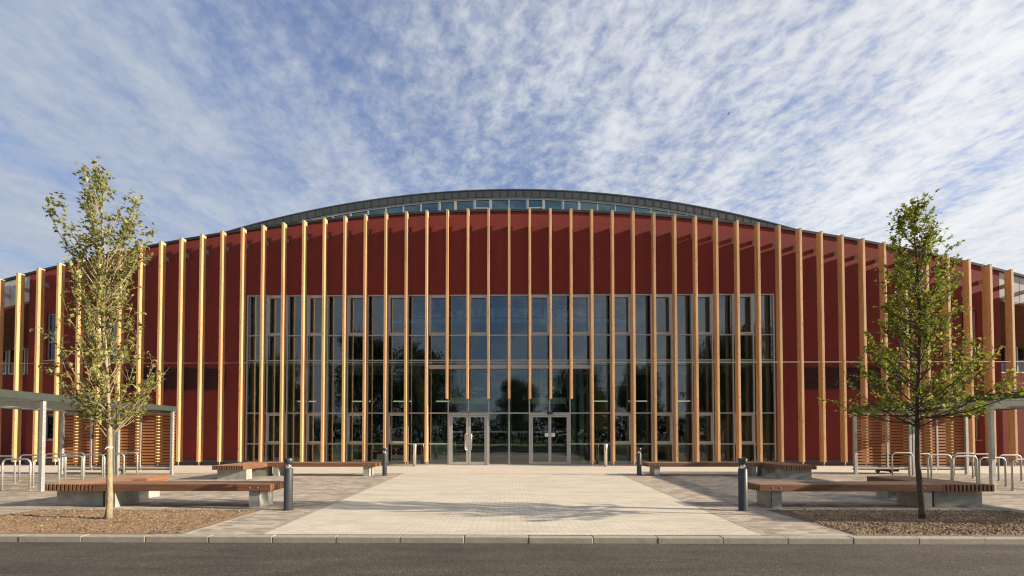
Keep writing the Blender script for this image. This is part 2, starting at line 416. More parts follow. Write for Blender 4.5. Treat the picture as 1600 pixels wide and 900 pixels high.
# soil beds: displaced grids with clods
for bi, (x0, x1, y0, y1) in enumerate((BL, BR)):
    g = MB(); nx, ny = 230, 120; vs = []; fs = []
    for j in range(ny + 1):
        for i in range(nx + 1):
            x = x0 + 0.004 + (x1 - x0 - 0.008) * i / nx; y = y0 + 0.004 + (y1 - y0 - 0.008) * j / ny
            e = min(i / nx, 1 - i / nx) * (x1 - x0); e2 = min(j / ny, 1 - j / ny) * (y1 - y0); e = min(1, min(e, e2) / 0.12)
            p = Vector((x, y, bi * 7.0))
            h = noise.fractal(p * 1.3, 1, 2, 3) * 0.012 + noise.noise(p * 7) * 0.014 + abs(noise.noise(p * 24)) * 0.028 + noise.noise(p * 5) * 0.010 + noise.noise(p * 45) * 0.010 + 0.004
            vs.append((x, y, -0.004 + e * (0.004 + h)))
    for j in range(ny):
        for i in range(nx):
            a = j * (nx + 1) + i; fs.append((a, a + 1, a + nx + 2, a + nx + 1))
    g.add(vs, fs)
    struct(g.build('soil_bed', M['soil']))
    g = MB(); rr = random.Random(20 + bi)
    for k in range(2600):
        cx, cy = rr.uniform(x0 + 0.05, x1 - 0.05), rr.uniform(y0 + 0.04, y1 - 0.05); s = 0.004 + 0.016 * rr.random() ** 5
        vv = []
        for d in ((1, 0, 0), (0, 1, 0), (-1, 0, 0), (0, -1, 0), (0.1, 0, 1), (0, 0, -1)):
            k_ = rr.uniform(0.6, 1.3) * s; vv.append((cx + d[0] * k_, cy + d[1] * k_, 0.03 + d[2] * k_ * 0.8))
        g.add(vv, [(0, 1, 4), (1, 2, 4), (2, 3, 4), (3, 0, 4), (1, 0, 5), (2, 1, 5), (3, 2, 5), (0, 3, 5)])
    o = g.build('soil_clods', M['soil'])
    tag(o, 'loose brown clods and stones scattered over the bare soil of the %s tree bed' % ('left' if bi == 0 else 'right'), 'soil', kind='stuff')

    g = MB()
    for k in range(36):
        cx, cy = rr.uniform(x0 + 0.05, x1 - 0.05), rr.uniform(y0 + 0.04, y1 - 0.05); s = rr.uniform(0.006, 0.014)
        g.tube([(cx - s, cy, 0.026), (cx - s * .5, cy, 0.03), (cx + s * .5, cy, 0.032), (cx + s, cy, 0.027)], [s * .2, s * .75, s * .7, s * .15], 6)
    tag(g.build('pale_stones', M['flag']), 'small pale stones lying on the soil of the %s tree bed' % ('left' if bi == 0 else 'right'), 'stones', kind='stuff')

# ------------------------------------------------------------------ building
B = thing('sports_hall', 'long dark red rendered hall with arched roof, timber fins and a glazed entrance front', 'building', (0, 24, 0))
YW = 23.75
def wtop(x): return 12.57 - 0.00534 * x * x
def ftop(x): return 12.44 - 0.00297e-3 * x - 0.00534 * x * x
WX = 24.0
def wall_piece(x0, x1, z0, z1=None):
    g = MB(); n = max(1, int((x1 - x0) / 0.5))
    g.strip(frange(x0, x1, n), lambda x: z0, (wtop if z1 is None else (lambda x: z1)), YW, YW + 0.3)
    return g
def merge(*ms):
    r = MB()
    for m in ms: r.add(m.v, m.f)
    return r
wins = {-1: [(-22.76, 0.74, 1.25, 2.52, True), (-22.74, 0.74, 5.2, 7.57, False), (-19.6, 0.74, 5.2, 7.57, False)],
        1: [(22.5, 0.74, 1.25, 2.52, True), (22.5, 0.74, 5.2, 7.57, False), (19.5, 0.74, 5.2, 7.57, False)]}
for sgn in (-1, 1):
    g = MB()
    def P(a, b, z0, z1=None):
        lo, hi = min(a, b), max(a, b); m = wall_piece(lo, hi, z0, z1); g.add(m.v, m.f)
    c1 = wins[sgn][1][0]; c2 = wins[sgn][2][0]
    P(sgn * WX, c1 + sgn * 0.37, 0.25); P(c1 - sgn * 0.37, c2 + sgn * 0.37, 0.25); P(c2 - sgn * 0.37, sgn * 13.0, 0.25)
    P(c1 - 0.37, c1 + 0.37, 0.25, 1.25); P(c1 - 0.37, c1 + 0.37, 2.52, 5.2); P(c1 - 0.37, c1 + 0.37, 7.57)
    P(c2 - 0.37, c2 + 0.37, 0.25, 5.2); P(c2 - 0.37, c2 + 0.37, 7.57)
    g.box(sgn * WX, sgn * (WX - 0.3), YW + 0.3, 28.2, 0.25, 9.4)
    g.build('wall', M['red'], B)
    # windows in the red wall
    for (cx, wd, z0, z1, sill) in wins[sgn]:
        f = MB(); h = wd / 2; cx = c1 if abs(cx) > 21 else c2
        t_ = 0.055
        f.box(cx - h, cx - h + t_, YW + 0.1, YW + 0.18, z0, z1); f.box(cx + h - t_, cx + h, YW + 0.1, YW + 0.18, z0, z1)
        f.box(cx - h + t_, cx + h - t_, YW + 0.1, YW + 0.18, z0, z0 + t_); f.box(cx - h + t_, cx + h - t_, YW + 0.1, YW + 0.18, z1 - t_, z1)
        if not sill: f.box(cx - h + t_, cx + h - t_, YW + 0.1, YW + 0.18, z0 + 0.9, z0 + 0.96)
        wf = f.build('window', M['alu'], B)
        p = MB(); p.box(cx - h + t_, cx + h - t_, YW + 0.135, YW + 0.145, z0 + t_, z1 - t_); p.build('pane', M['glass'], wf)
        s = MB(); s.box(cx - h - 0.05, cx + h + 0.05, YW - 0.05, YW + 0.12, z0 - 0.045, z0 - 0.003); s.build('sill', M['alu'], wf)
    # louvres
    for k in range(5):
        a = sgn * (14.1 + k * 1.0) + (0 if sgn > 0 else -1.0) + 0.08 * (1); l = MB()
        for j in range(11):
            z = 3.74 + j * 0.1
            l.prism([(a, YW - 0.045, z), (a, YW - 0.005, z + 0.085), (a, YW - 0.0, z + 0.085), (a, YW - 0.0, z)], (0.90, 0, 0))
        l.box(a - 0.03, a, YW - 0.05, YW - 0.002, 3.70, 4.84); l.box(a + 0.90, a + 0.93, YW - 0.05, YW - 0.002, 3.70, 4.84)
        l.build('louvre', M['louvre'], B)
wall_piece(-13.0, 13.0, 8.43).build('wall', M['red'], B)
for a in ((-WX, -13.0, YW - 0.03, YW + 0.3), (13.0, WX, YW - 0.03, YW + 0.3), (-31, -WX - 0.003, 28.0, 28.4), (WX + 0.003, 31, 28.0, 28.4)):
    g = MB(); g.box(*a, 0, 0.247); g.build('plinth', M['plinth'], B)
g = MB(); xs = frange(-31, 31, 124)
g.strip(xs, lambda x: wtop(x) + 0.003, lambda x: wtop(x) + 0.12, YW - 0.06, YW + 0.4); g.build('coping', M['coping'], B)
# movement joint in the red render and lit joints
# wings either side of the red wall
for s in (-1, 1):
    a, b = (s * WX, s * 31)
    lo, hi = min(a, b), max(a, b)
    for k in range(7):                                     # pale clerestory panels under the eaves
        x0 = lo + k + 0.012; x1 = lo + k + 0.988
        g = MB(); g.strip(frange(x0, x1, 4), lambda x: wtop(x) - 1.30, lambda x: wtop(x), YW + 0.03, YW + 0.07); g.build('eaves_panel', M['poly'], B)
    g = MB(); g.strip(frange(lo, hi, 28), lambda x: wtop(x) - 1.42, lambda x: wtop(x) - 1.303, YW + 0.02, 28.3); g.build('soffit', M['soffit'], B)
    g = MB(); g.strip(frange(lo, hi, 28), lambda x: 0.25, lambda x: 5.05, 28.05, 28.35); g.build('wall', M['red'], B)
    g = MB(); g.strip(frange(lo, hi, 28), lambda x: 6.62, lambda x: wtop(x) - 1.423, 28.05, 28.35); g.build('timber_cladding', M['soffit'], B)
    for k in range(6):
        x0 = lo + 0.35 + k * 1.12; f = MB(); z0, z1 = 5.06, 6.61
        f.box(x0, x0 + 0.06, 28.08, 28.2, z0, z1); f.box(x0 + 0.94, x0 + 1.0, 28.08, 28.2, z0, z1); f.box(x0 + 0.06, x0 + 0.94, 28.08, 28.2, z0, z0 + 0.06); f.box(x0 + 0.06, x0 + 0.94, 28.08, 28.2, z1 - 0.06, z1)
        f.box(x0 + 0.46, x0 + 0.51, 28.08, 28.2, z0 + 0.06, z1 - 0.06)
        wf = f.build('window', M['white'], B)
        p = MB(); p.box(x0 + 0.06, x0 + 0.94, 28.13, 28.14, z0 + 0.06, z1 - 0.06); p.build('pane', M['glass'], wf)
        if k < 5:
            f = MB(); f.box(x0 + 1.003, x0 + 1.117, 28.06, 28.3, z0 - 0.005, z1 + 0.005); f.build('pier', M['int_dark'], B)
# roofs
def utop(x): return 15.37 - 0.00908 * x * x
g = MB(); g.strip(frange(-31, 31, 62), lambda x: wtop(x) - 0.25, lambda x: wtop(x) + 0.1, YW + 0.41, 27.3)
g.strip(frange(-31, -21, 12), lambda x: wtop(x) - 0.25, lambda x: wtop(x) + 0.1, 27.2, 52); g.strip(frange(21, 31, 12), lambda x: wtop(x) - 0.25, lambda x: wtop(x) + 0.1, 27.2, 52)
g.build('roof', M['zinc'], B)
g = MB(); g.strip(frange(-22, 22, 88), lambda x: utop(x) - 0.06, lambda x: utop(x), 26.93, 52); g.box(-22, -21.8, 27.3, 52, 8, 10.95); g.box(21.8, 22, 27.3, 52, 8, 10.95)
g.build('upper_roof', M['zinc'], B)
g = MB(); p_ = 0.454; n = int(22 / p_)
for k in range(-n, n):                                     # standing seam fascia, panel by panel
    x0 = k * p_ + 0.006; x1 = (k + 1) * p_ - 0.006
    off = rnd.uniform(0, 0.008)
    g.strip([x0, x1], lambda x: utop(x) - 0.44, lambda x: utop(x) - 0.063, 26.96 - off, 27.03)
    g.strip([x1 - 0.008, x1 + 0.016], lambda x: utop(x) - 0.44, lambda x: utop(x) - 0.063, 26.94, 26.951)
g.build('fascia', M['zinc'], B)
g = MB(); g.strip(frange(-22, 22, 88), lambda x: utop(x) - 0.49, lambda x: utop(x) - 0.443, 27.0, 27.3); g.build('eaves_trim', M['alu'], B)
cw = MB()
open_bays = {-3, -5 + 1, 1, 3} 
for k in range(-16, 16):                                   # clerestory windows
    x0, x1 = k + 0.035, k + 0.965
    if utop(abs(x1) if abs(x1) > abs(x0) else abs(x0)) - 0.49 < wtop(x0) + 0.15: continue
    f = MB(); lo = lambda x: wtop(x) + 0.1; hi = lambda x: utop(x) - 0.493
    wide = k in (-4, -2, 1, 3)
    e = 0.10 if wide else 0.0
    f.strip([k - 0.035 if k else -0.035, k + 0.035], lo, hi, 27.03, 27.12)
    if wide:
        f.strip([k + 0.0351, k + 0.115], lo, hi, 27.02, 27.11); f.strip([k + 0.885, k + 0.9649], lo, hi, 27.02, 27.11)
        zc = lo(k + .5) + 1.64 - (0.10 if k in (-4, 3) else 0)
        f.box(k + 0.116, k + 0.884, 27.03, 27.11, zc, zc + 0.07)
    f.strip([k + 0.0351, k + 0.9649], lambda x: hi(x) - 0.07, lambda x: hi(x) - 0.002, 27.03, 27.11)
    wf = f.build('clerestory_window', M['alu'], B)
    p = MB(); p.strip([k + 0.036, k + 0.964], lo, hi, 27.08, 27.09); p.build('pane', M['glass2'], wf)

# curtain wall, bay by bay
YG = 23.80
tz = [0.06, 1.046, 2.56, 5.17, 6.41, 8.40]
def rect(m, x0, x1, z0, z1, t_, y0, y1):
    m.box(x0, x0 + t_, y0, y1, z0, z1); m.box(x1 - t_, x1, y0, y1, z0, z1); m.box(x0 + t_, x1 - t_, y0, y1, z0, z0 + t_); m.box(x0 + t_, x1 - t_, y0, y1, z1 - t_, z1)
casement = {-12, -10, -8, -6, -4, -2, 1, 3, 5, 7, 9, 11}
M['glass_all'] = M['glass']
for k in range(-13, 13):
    f = MB(); x0, x1 = k, k + 1
    door = k in (-3, -2, 1, 2); mid = k in (-1, 0)
    hw = 0.028
    zb = 2.56 if door else 0.0
    if not (k in (-2, 2)): f.box(x0 - hw, x0 + hw, YG - 0.06, YG + 0.12, 0.0, 8.43)
    else: f.box(x0 - hw, x0 + hw, YG - 0.06, YG + 0.12, 2.60, 8.43)
    if k == 12: f.box(x1 - hw, x1 + hw, YG - 0.06, YG + 0.12, 0.0, 8.43)
    for z in ([2.56, 5.17, 6.41, 8.40] if door else ([0.03, 2.56, 5.17, 6.41, 8.40] if mid else [0.03, 1.046, 2.56, 5.17, 6.41, 8.40])):
        th = 0.028
        f.box(x0 + hw, x1 - hw, YG - 0.05, YG + 0.1, z - th, z + th)
    wb = f.build('curtain_wall_bay', M['alu'], B)
    p = MB()
    zs = [2.588, 5.142, 5.198, 6.382, 6.438, 8.372]
    zs = ([] if door else ([0.058, 2.532] if mid else [0.058, 1.018, 1.074, 2.532])) + zs
    for i in range(0, len(zs), 2):
        j = rnd.uniform(-0.003, 0.003); j2 = rnd.uniform(-0.003, 0.003)
        xa, xb, za, zb_ = x0 + hw, x1 - hw, zs[i], zs[i + 1]
        p.add([(xa, YG + j, za), (xb, YG - j, za), (xb, YG - j2, zb_), (xa, YG + j2, zb_),
               (xa, YG + j + .012, za), (xb, YG - j + .012, za), (xb, YG - j2 + .012, zb_), (xa, YG + j2 + .012, zb_)], [(0, 1, 2, 3), (7, 6, 5, 4)])
    p.build('pane', M['glass'], wb)
    if k in casement:
        c = MB(); rect(c, x0 + hw + 0.002, x1 - hw - 0.002, 6.44, 8.37, 0.10, YG - 0.075, YG - 0.02); c.build('casement', M['alu'], wb)
        if k in (-12, -10, -8, -6, 5, 7, 9, 11):
            c = MB(); rect(c, x0 + hw + 0.002, x1 - hw - 0.002, 1.076, 2.53, 0.10, YG - 0.075, YG - 0.02); c.build('casement', M['alu'], wb)
    if mid:                                                # rows of manifestation dots
        d = MB()
        for z in (1.62, 0.98):
            for j in range(9):
                d.box(x0 + 0.1 + j * 0.095, x0 + 0.125 + j * 0.095, YG - 0.006, YG - 0.003, z, z + 0.025)
        d.build('manifestation_dots', M['white'], wb)
# door head beam
g = MB(); g.box(-4.0, 4.0, YG - 0.13, YG - 0.062, 4.74, 4.93); g.build('door_head_beam', M['alu'], B)
for k, (a, b) in enumerate(((-2.97, -1.03), (1.03, 2.97))):
    f = MB()
    f.box(a, a + 0.07, YG - 0.07, YG + 0.1, 0, 2.53); f.box(b - 0.07, b, YG - 0.07, YG + 0.1, 0, 2.53); f.box(a + 0.07, b - 0.07, YG - 0.07, YG + 0.1, 2.45, 2.53)
    df = f.build('door_frame', M['alu'], B)
    mid_ = (a + b) / 2; st = 0.11 if k == 0 else 0.065
    for sgn in (-1, 1):
        x0, x1 = (a + 0.075, mid_ - 0.004) if sgn < 0 else (mid_ + 0.004, b - 0.075)
        l = MB(); l.box(x0, x0 + st, YG - 0.05, YG + 0.03, 0.02, 2.44); l.box(x1 - st, x1, YG - 0.05, YG + 0.03, 0.02, 2.44)
        l.box(x0 + st, x1 - st, YG - 0.05, YG + 0.03, 0.02, 0.16); l.box(x0 + st, x1 - st, YG - 0.05, YG + 0.03, 2.36, 2.44)
        dl = l.build('door', M['alu'], B)
        p = MB(); p.box(x0 + st, x1 - st, YG - 0.012, YG - 0.002, 0.16, 2.36); p.build('pane', M['glass'], dl)
        d = MB()
        for z in (1.62, 0.98):
            for j in range(6): d.box(x0 + st + 0.05 + j * 0.1, x0 + st + 0.075 + j * 0.1, YG - 0.02, YG - 0.016, z, z + 0.025)
        d.build('manifestation_dots', M['white'], dl)
        if k == 0:
            hx = mid_ + sgn * 0.055; ox = mid_ + sgn * 0.14
            h = MB(); h.tube([(ox, YG - 0.05, 0.80), (ox, YG - 0.12, 0.80)], 0.012); h.tube([(ox, YG - 0.05, 1.50), (ox, YG - 0.12, 1.50)], 0.012)
            h.tube([(hx, YG - 0.12, 0.74), (ox, YG - 0.12, 0.76), (ox + sgn * 0.02, YG - 0.12, 0.80), (ox + sgn * 0.02, YG - 0.12, 1.50), (ox, YG - 0.12, 1.54), (hx, YG - 0.12, 1.56)], 0.016)
            h.build('handle', M['stainless'], dl)
        else:
            cx = mid_ + sgn * 0.16; s = MB(); s.box(cx - 0.085, cx + 0.085, YG - 0.062, YG - 0.055, 1.40, 1.58); sg = s.build('sign', M['white'], dl)
            s = MB()
            for zz_ in (1.53, 1.49, 1.45): s.box(cx - 0.06, cx + 0.06 - (1.53 - zz_) * 0.5, YG - 0.065, YG - 0.0635, zz_, zz_ + 0.014)
            s.build('lettering', M['ink'], sg)
g = MB(); g.box(1.86, 2.14, YG - 0.14, YG - 0.072, 2.50, 2.60); g.build('door_sensor', M['black'], B)

# timber fins with feet, caps, brackets and a steel tie rail
for i in range(-27, 28):
    zt_ = ftop(i); zb = 3.22 if abs(i) <= 3 else 0.18
    y0, y1 = 23.13, 23.46
    if i == 23: y1 = 23.55
    g = MB()
    hw = 0.056
    g.box(i - hw, i + hw, y0, y1, zb, zt_)
    fin = g.build('timber_fin', M['fin'], B, bevel=0.006)
    c = MB(); c.box(i - hw - 0.004, i + hw + 0.004, y0 - 0.004, y1 + 0.004, zt_ + 0.001, zt_ + 0.035); c.build('cap', M['poly'], fin)
    b = MB()
    zbr = zt_ - 0.78
    b.box(i - 0.02, i + 0.02, y1, YW + (0 if abs(i) < 24 else 0.05), zbr, zbr + 0.2)
    b.build('bracket', M['galv'], fin)
    if abs(i) > 3: b = MB(); b.box(i - 0.012, i + 0.012, y1, YW, 5.0, 5.06); b.build('rail_clamp', M['galv'], fin)
    if abs(i) > 3:
        b = MB(); b.lathe(i, (y0 + 0.1), [(0.015, 0.0), (0.015, 0.18)], 8); b.box(i - 0.05, i + 0.05, y0 + 0.04, y0 + 0.16, 0.0, 0.008); b.build('foot', M['galv'], fin)
g = MB(); g.tube([(-27, 23.28, 4.985), (27, 23.28, 4.985)], 0.012, 6); g.build('tie_rail', M['galv2'], B)

# interior
g = MB(); g.box(-30.5, 30.5, 24.0, 36, -0.3, -0.004); g.build('interior_floor', M['int_floor'], B)
g = MB(); g.box(-24, 24, 36, 36.3, 0, 9.9); g.box(-24, -9.5, 36, 36.3, 9.9, 11.3); g.box(9.5, 24, 36, 36.3, 9.9, 11.3); g.box(-24, 24, 36, 36.3, 11.3, 14.8)
for k in range(-9, 10): g.box(k - 0.04, k + 0.04, 36.05, 36.2, 9.9, 11.3)
pn = MB(); pn.box(-9.5, 9.5, 36.22, 36.24, 9.9, 11.3); pn.build('pane', M['glass3'], B)
g.box(-31, 31, 51.7, 52, 0, 7.3); g.box(-31, -30.8, 28.4, 52, 0, 7.2); g.box(30.8, 31, 28.4, 52, 0, 7.2); g.build('interior_wall', M['int_dark'], B)
g = MB(); g.box(-13, 13, 24.3, 28.0, 4.98, 5.30); g.build('gallery_floor', M['int_lt'], B)
g = MB(); g.box(-13.3, -13.0, 24.06, 36, 0, 11); g.box(13.0, 13.3, 24.06, 36, 0, 11); g.build('interior_wall', M['int_col'], B)
for x in (-12.6, -6.4, 0.0, 3.35, 3.75, 6.4, 12.6):
    g = MB(); hgt = 12 if abs(x) < 1 or abs(x) > 5 else 4.97
    g.lathe(x, 25.0, [(0.13, 0), (0.13, hgt)], 16); g.build('column', M['int_col'], B)
for k in range(-4, 5):                                     # steel roof trusses
    x = k * 2.0; g = MB(); y = 29.0
    g.box(x - 0.9, x + 0.9, y, y + 0.1, 8.5, 8.62)
    g.tube([(x - 0.9, y, 8.6), (x, y, 9.6)], 0.05, 6); g.tube([(x + 0.9, y, 8.6), (x, y, 9.6)], 0.05, 6); g.box(x - 0.1, x + 0.1, y, y + 0.2, 8.6, 11)
    g.build('roof_truss', M['greysteel'], B)
for cx in (-2.0, 1.9):                                     # heater units with L-shaped ducts over the doors
    g = MB(); g.box(cx - 0.95, cx + 0.95, 24.15, 24.55, 3.05, 3.36); g.build('air_curtain', M['int_lt'], B)
    g = MB()
    g.tube([(cx - 0.5, 24.35, 4.9), (cx - 0.5, 24.35, 3.62), (cx + 0.35, 24.35, 3.62), (cx + 0.35, 24.35, 3.78), (cx + 0.7, 24.35, 3.78), (cx + 0.7, 24.35, 3.55)], 0.035, 8)
    g.tube([(cx - 0.28, 24.35, 4.9), (cx - 0.28, 24.35, 3.78), (cx + 0.3, 24.35, 3.78)], 0.035, 8)
    g.box(cx + 0.26, cx + 0.40, 24.25, 24.4, 3.8, 3.92)
    g.build('duct_pipe', M['white'], B)
for x in (-11.4, -8.3, -6.0, -3.6, 5.0, 7.2, 9.6):
    g = MB(); g.box(x - 0.5, x + 0.5, 27.0, 27.15, 3.35, 3.41); g.build('ceiling_light', M['lamp'], B)
for x, w_ in ((-4.6, 1.2), (-3.4, 0.5), (5.2, 1.4), (8.6, 0.9), (-9.6, 1.4)):
    g = MB(); g.box(x, x + w_, 26.2, 26.8, 0, 1.05); g.box(x - 0.04, x + w_ + 0.04, 26.15, 26.85, 1.05, 1.1); g.build('reception_counter', M['int_lt'], B)

# ------------------------------------------------------------------ bollards
def lamp_bollard(x, y, label):
    t = thing('lamp_bollard', label, 'bollard', (x, y, 0), 'graphite lamp bollards beside the entrance path')
    g = MB(); g.lathe(x, y, [(0.11, 0), (0.11, 0.006), (0.083, 0.008), (0.083, 0.80), (0.078, 0.806)]); g.build('post', M['bollard'], t)
    g = MB(); g.lathe(x, y, [(0.076, 0.8065), (0.02, 0.905)]); g.build('reflector', M['reflector'], t)
    g = MB(); g.lathe(x, y, [(0.078, 0.908), (0.084, 0.914), (0.084, 1.0), (0.078, 1.006)]); g.build('cap', M['bollard'], t)
    g = MB()
    for a in (80, 200, 320): 
        cx, cy = x + 0.074 * math.cos(R(a)), y + 0.074 * math.sin(R(a)); g.tube([(cx, cy, 0.806), (cx, cy, 0.908)], 0.006, 6)
    g.build('cap_support', M['bollard'], t)
lamp_bollard(-4.303, 9.40, 'graphite lamp bollard at the right end of the front left bench')
lamp_bollard(-4.519, 17.53, 'smaller looking graphite lamp bollard past the right end of the far left bench')
lamp_bollard(4.72, 17.63, 'smaller looking graphite lamp bollard past the left end of the far right bench')
lamp_bollard(4.52, 9.42, 'graphite lamp bollard at the left end of the front right bench')
for x, y, l in ((-4.45, 22.75, 'plain steel bollard in front of the glass, left of the entrance doors'), (4.53, 22.75, 'plain steel bollard in front of the glass, right of the entrance doors')):
    g = MB(); g.lathe(x, y, [(0.075, 0), (0.075, 1.04), (0.068, 1.055), (0.03, 1.06)]); tag(g.build('steel_bollard', M['stainless'], loc=(x, y, 0)), l, 'bollard', 'steel bollards by the doors')

# ------------------------------------------------------------------ benches (L-shaped slatted platforms)
def bench(name_label, xin, xcorner, xout, y0, ydir, a2len, zt=0.47):
    """arm 1 runs along x from xin to xcorner; arm 2 runs along y between xcorner and xout."""
    s = 1 if xout > xin else -1
    t = thing('slatted_bench', name_label, 'bench', ((xin + xout) / 2, y0, 0), 'L-shaped slatted timber benches')
    H = 0.14; pitch = 0.079; tw = 0.048
    g = MB()
    n = 9
    D = n * pitch
    ysl = [y0 + (k * pitch) for k in range(n)] if ydir > 0 else [y0 + k * pitch for k in range(n)]
    for yy in ysl: g.box(xin, xcorner - s * 0.004, yy, yy + tw, zt - H + rnd.uniform(0, 0.002), zt + rnd.uniform(-0.002, 0.002))
    a1 = g.build('seat', M['bench_x'], t, bevel=0.004)
    g = MB(); m = int(abs(xout - xcorner) / pitch)
    ya, yb = (y0, y0 + a2len) if ydir > 0 else (y0 + D - 0.03 - a2len, y0 + D - 0.03)
    for k in range(m):
        xx = xcorner + s * (0.004 + k * abs(xout - xcorner) / m)
        g.box(xx, xx + s * tw, ya, yb, zt - H, zt + rnd.uniform(-0.002, 0.002))
    g.build('seat', M['bench_y'], t, bevel=0.004)
    g = MB()                                               # spacers / cross bearers below the slats; end ones added to darken the gaps
    for xx in (xin + s * 0.06, xin + s * 0.35, (xin + xcorner) / 2, xcorner - s * 0.35): g.box(xx, xx + s * 0.06, y0 + 0.03, y0 + D - 0.06, zt - H + 0.02, zt - 0.03)
    for yy in (ya + 0.05, ya + 0.35, (ya + yb) / 2, yb - 0.3): g.box(xcorner + s * 0.04, xout - s * 0.05, yy, yy + 0.06, zt - H + 0.02, zt - 0.03)
    g.build('bearer_gap_blocker', M['galv2'], t)
    g = MB()
    for xx in (xin + s * 0.26, xin + s * 0.42, xcorner - s * 0.35):
        g = MB(); g.tube([(xx, y0 - 0.006, zt - 0.07), (xx, y0 + 0.01, zt - 0.07)], 0.015, 8); g.build('bolt', M['galv'], t)
    zl = zt - H
    def chan(x0, x1, ypl0, ypl1):                          # web plate along y with a front flange
        g = MB(); g.box(x1, x1 + s * 0.012 * -1, ypl0, ypl1, 0.0, zl - 0.003); g.box(x0, x1 - s * 0.013, ypl0, ypl0 + 0.012, 0.0, zl - 0.003); g.box(x0, x1 - s * 0.013, ypl1 - 0.012, ypl1, 0, zl - 0.003)
        g.build('leg', M['galv2'], t)
    chan(xin + s * 0.46, xin + s * 0.26, y0 + 0.05, y0 + D - 0.1)
    chan(xcorner - s * 0.20, xcorner - s * 0.38 * 1.0, y0 + 0.02, y0 + D - 0.05)
    def plate(yp, flip):
        g = MB(); g.box(xcorner + s * 0.02 , xout - s * 0.07, yp, yp + 0.012, 0, zl - 0.003)
        g.box(xcorner + s * 0.02, xcorner + s * 0.032, yp + 0.013, yp + 0.35, 0, zl - 0.003); g.box(xout - s * 0.082, xout - s * 0.07, yp + 0.013, yp + 0.35, 0, zl - 0.003)
        g.build('leg', M['galv2'], t)
    plate(ya + 0.22, 0); plate(yb - 0.62, 0)
bench('slatted timber bench at the front left, behind the tree with pale bark', -4.78, -8.33, -9.38, 9.66, 1, 2.1)
bench('slatted timber bench at the front right, behind the tree with dark bark', 5.01, 8.63, 9.68, 9.74, 1, 2.05)
bench('slatted timber bench at the back left, beside the far bollard and facing the glass front', -4.77, -8.66, -9.72, 17.25, -1, 2.25)
bench('slatted timber bench at the back right, before the right glass bays and red wall', 4.96, 9.05, 10.15, 17.40, -1, 2.05)

# ------------------------------------------------------------------ cycle shelters and hoops
def shelter(sgn, P0, P1, label):
    P0 = Vector((*P0, 0)); P1 = Vector((*P1, 0)); L = (P1 - P0).length; u = (P1 - P0).normalized(); v_ = Vector((sgn, 0, 0))
    t = thing('cycle_shelter', label, 'shelter', P1[:], 'cycle shelters')
    def at(s, v, z): return P0 + u * s + v_ * v + Vector((0, 0, z))
    def obox(g, s0, s1, v0, v1, z0, z1):
        c = [at(s0, v0, z0), at(s0, v1, z0), at(s1, v1, z0), at(s1, v0, z0)]
        if sgn > 0: g.prism(c, (0, 0, z1 - z0))
        else: g.prism(list(reversed(c)), (0, 0, z1 - z0))
    sN, sF = -5.8, L + 0.12; V0, V1 = -0.09, 4.75
    g = MB(); z0, z1 = 2.36, 2.535; th = 0.03
    obox(g, sN, sF, V0, V0 + th, z0, z1); obox(g, sN, sF, V1 - th, V1, z0, z1); obox(g, sN, sN + th, V0 + th, V1 - th, z0, z1); obox(g, sF - th, sF, V0 + th, V1 - th, z0, z1)
    g.build('fascia', M['greysteel'], t)
    g = MB()
    k = V0 + th + 0.01
    while k < V1 - th - 0.14:                              # ribbed roof sheet
        obox(g, sN + th, sF - th, k, k + 0.07, 2.455, 2.462); obox(g, sN + th, sF - th, k + 0.07, k + 0.13, 2.480, 2.487); k += 0.13
    g.build('roof', M['sheet'], t)
    g = MB(); s = sN + 0.6
    while s < sF:
        g = MB(); obox(g, s, s + 0.06, V0 + th, V1 - th, 2.37, 2.45); g.build('purlin', M['galv'], t); s += 1.27
    for v0_ in (0.02, 4.1):
        g = MB(); obox(g, sN + 0.03, sF - 0.03, v0_, v0_ + 0.06, 2.366, 2.44); g.build('beam', M['galv'], t)
    g = MB()
    s = sN + 0.2
    for (ss, vv) in [(-5.45, 0.0), (0, 0.0), (L, 0.0), (-5.45, 4.13), (0, 4.13), (L, 4.13), (L, 2.03), (L, 2.16)]:
        g = MB(); w2 = 0.047; obox(g, ss - w2, ss + w2, vv - w2, vv + w2, 0.0, 2.36 if vv > 3 or vv < 0.5 else 2.36)
        obox(g, ss - 0.08, ss + 0.08, vv - 0.08 if not 2 < vv < 2.2 else vv - 0.05, vv + 0.08 if not 2 < vv < 2.2 else vv + 0.05, 0.0, 0.01)
        g.build('post', M['galv'], t, bevel=0.006)
    g = MB()
    for (a, b) in ((0.05, 1.98), (2.21, 4.08)): obox(g, L - 0.02, L + 0.03, a, b, 0.2, 0.26); obox(g, L - 0.02, L + 0.03, a, b, 2.24, 2.29)
    for v in (1.2, 3.05): obox(g, L - 0.02, L + 0.02, v - 0.03, v + 0.03, 0.262, 2.238)
    g.build('screen_frame', M['galv'], t)
    for (a, b) in ((-0.06, 1.17), (1.23, 2.06), (2.12, 3.02), (3.08, 4.22)):
        g = MB(); z = 0.16
        while z < 2.30:
            obox(g, L + 0.055, L + 0.08, a, b, z, z + 0.068 + rnd.uniform(-0.002, 0.002)); z += 0.1125
        g.build('slat_screen', M['slat'], t)
    return at
atL = shelter(-1, (-12.11, 12.41), (-12.56, 17.88), 'open cycle shelter with green-grey roof edge and slatted screen at the left')
atR = shelter(1, (12.65, 12.82), (13.0, 18.31), 'shaded cycle shelter with dark roof edge and slatted screen at the right')
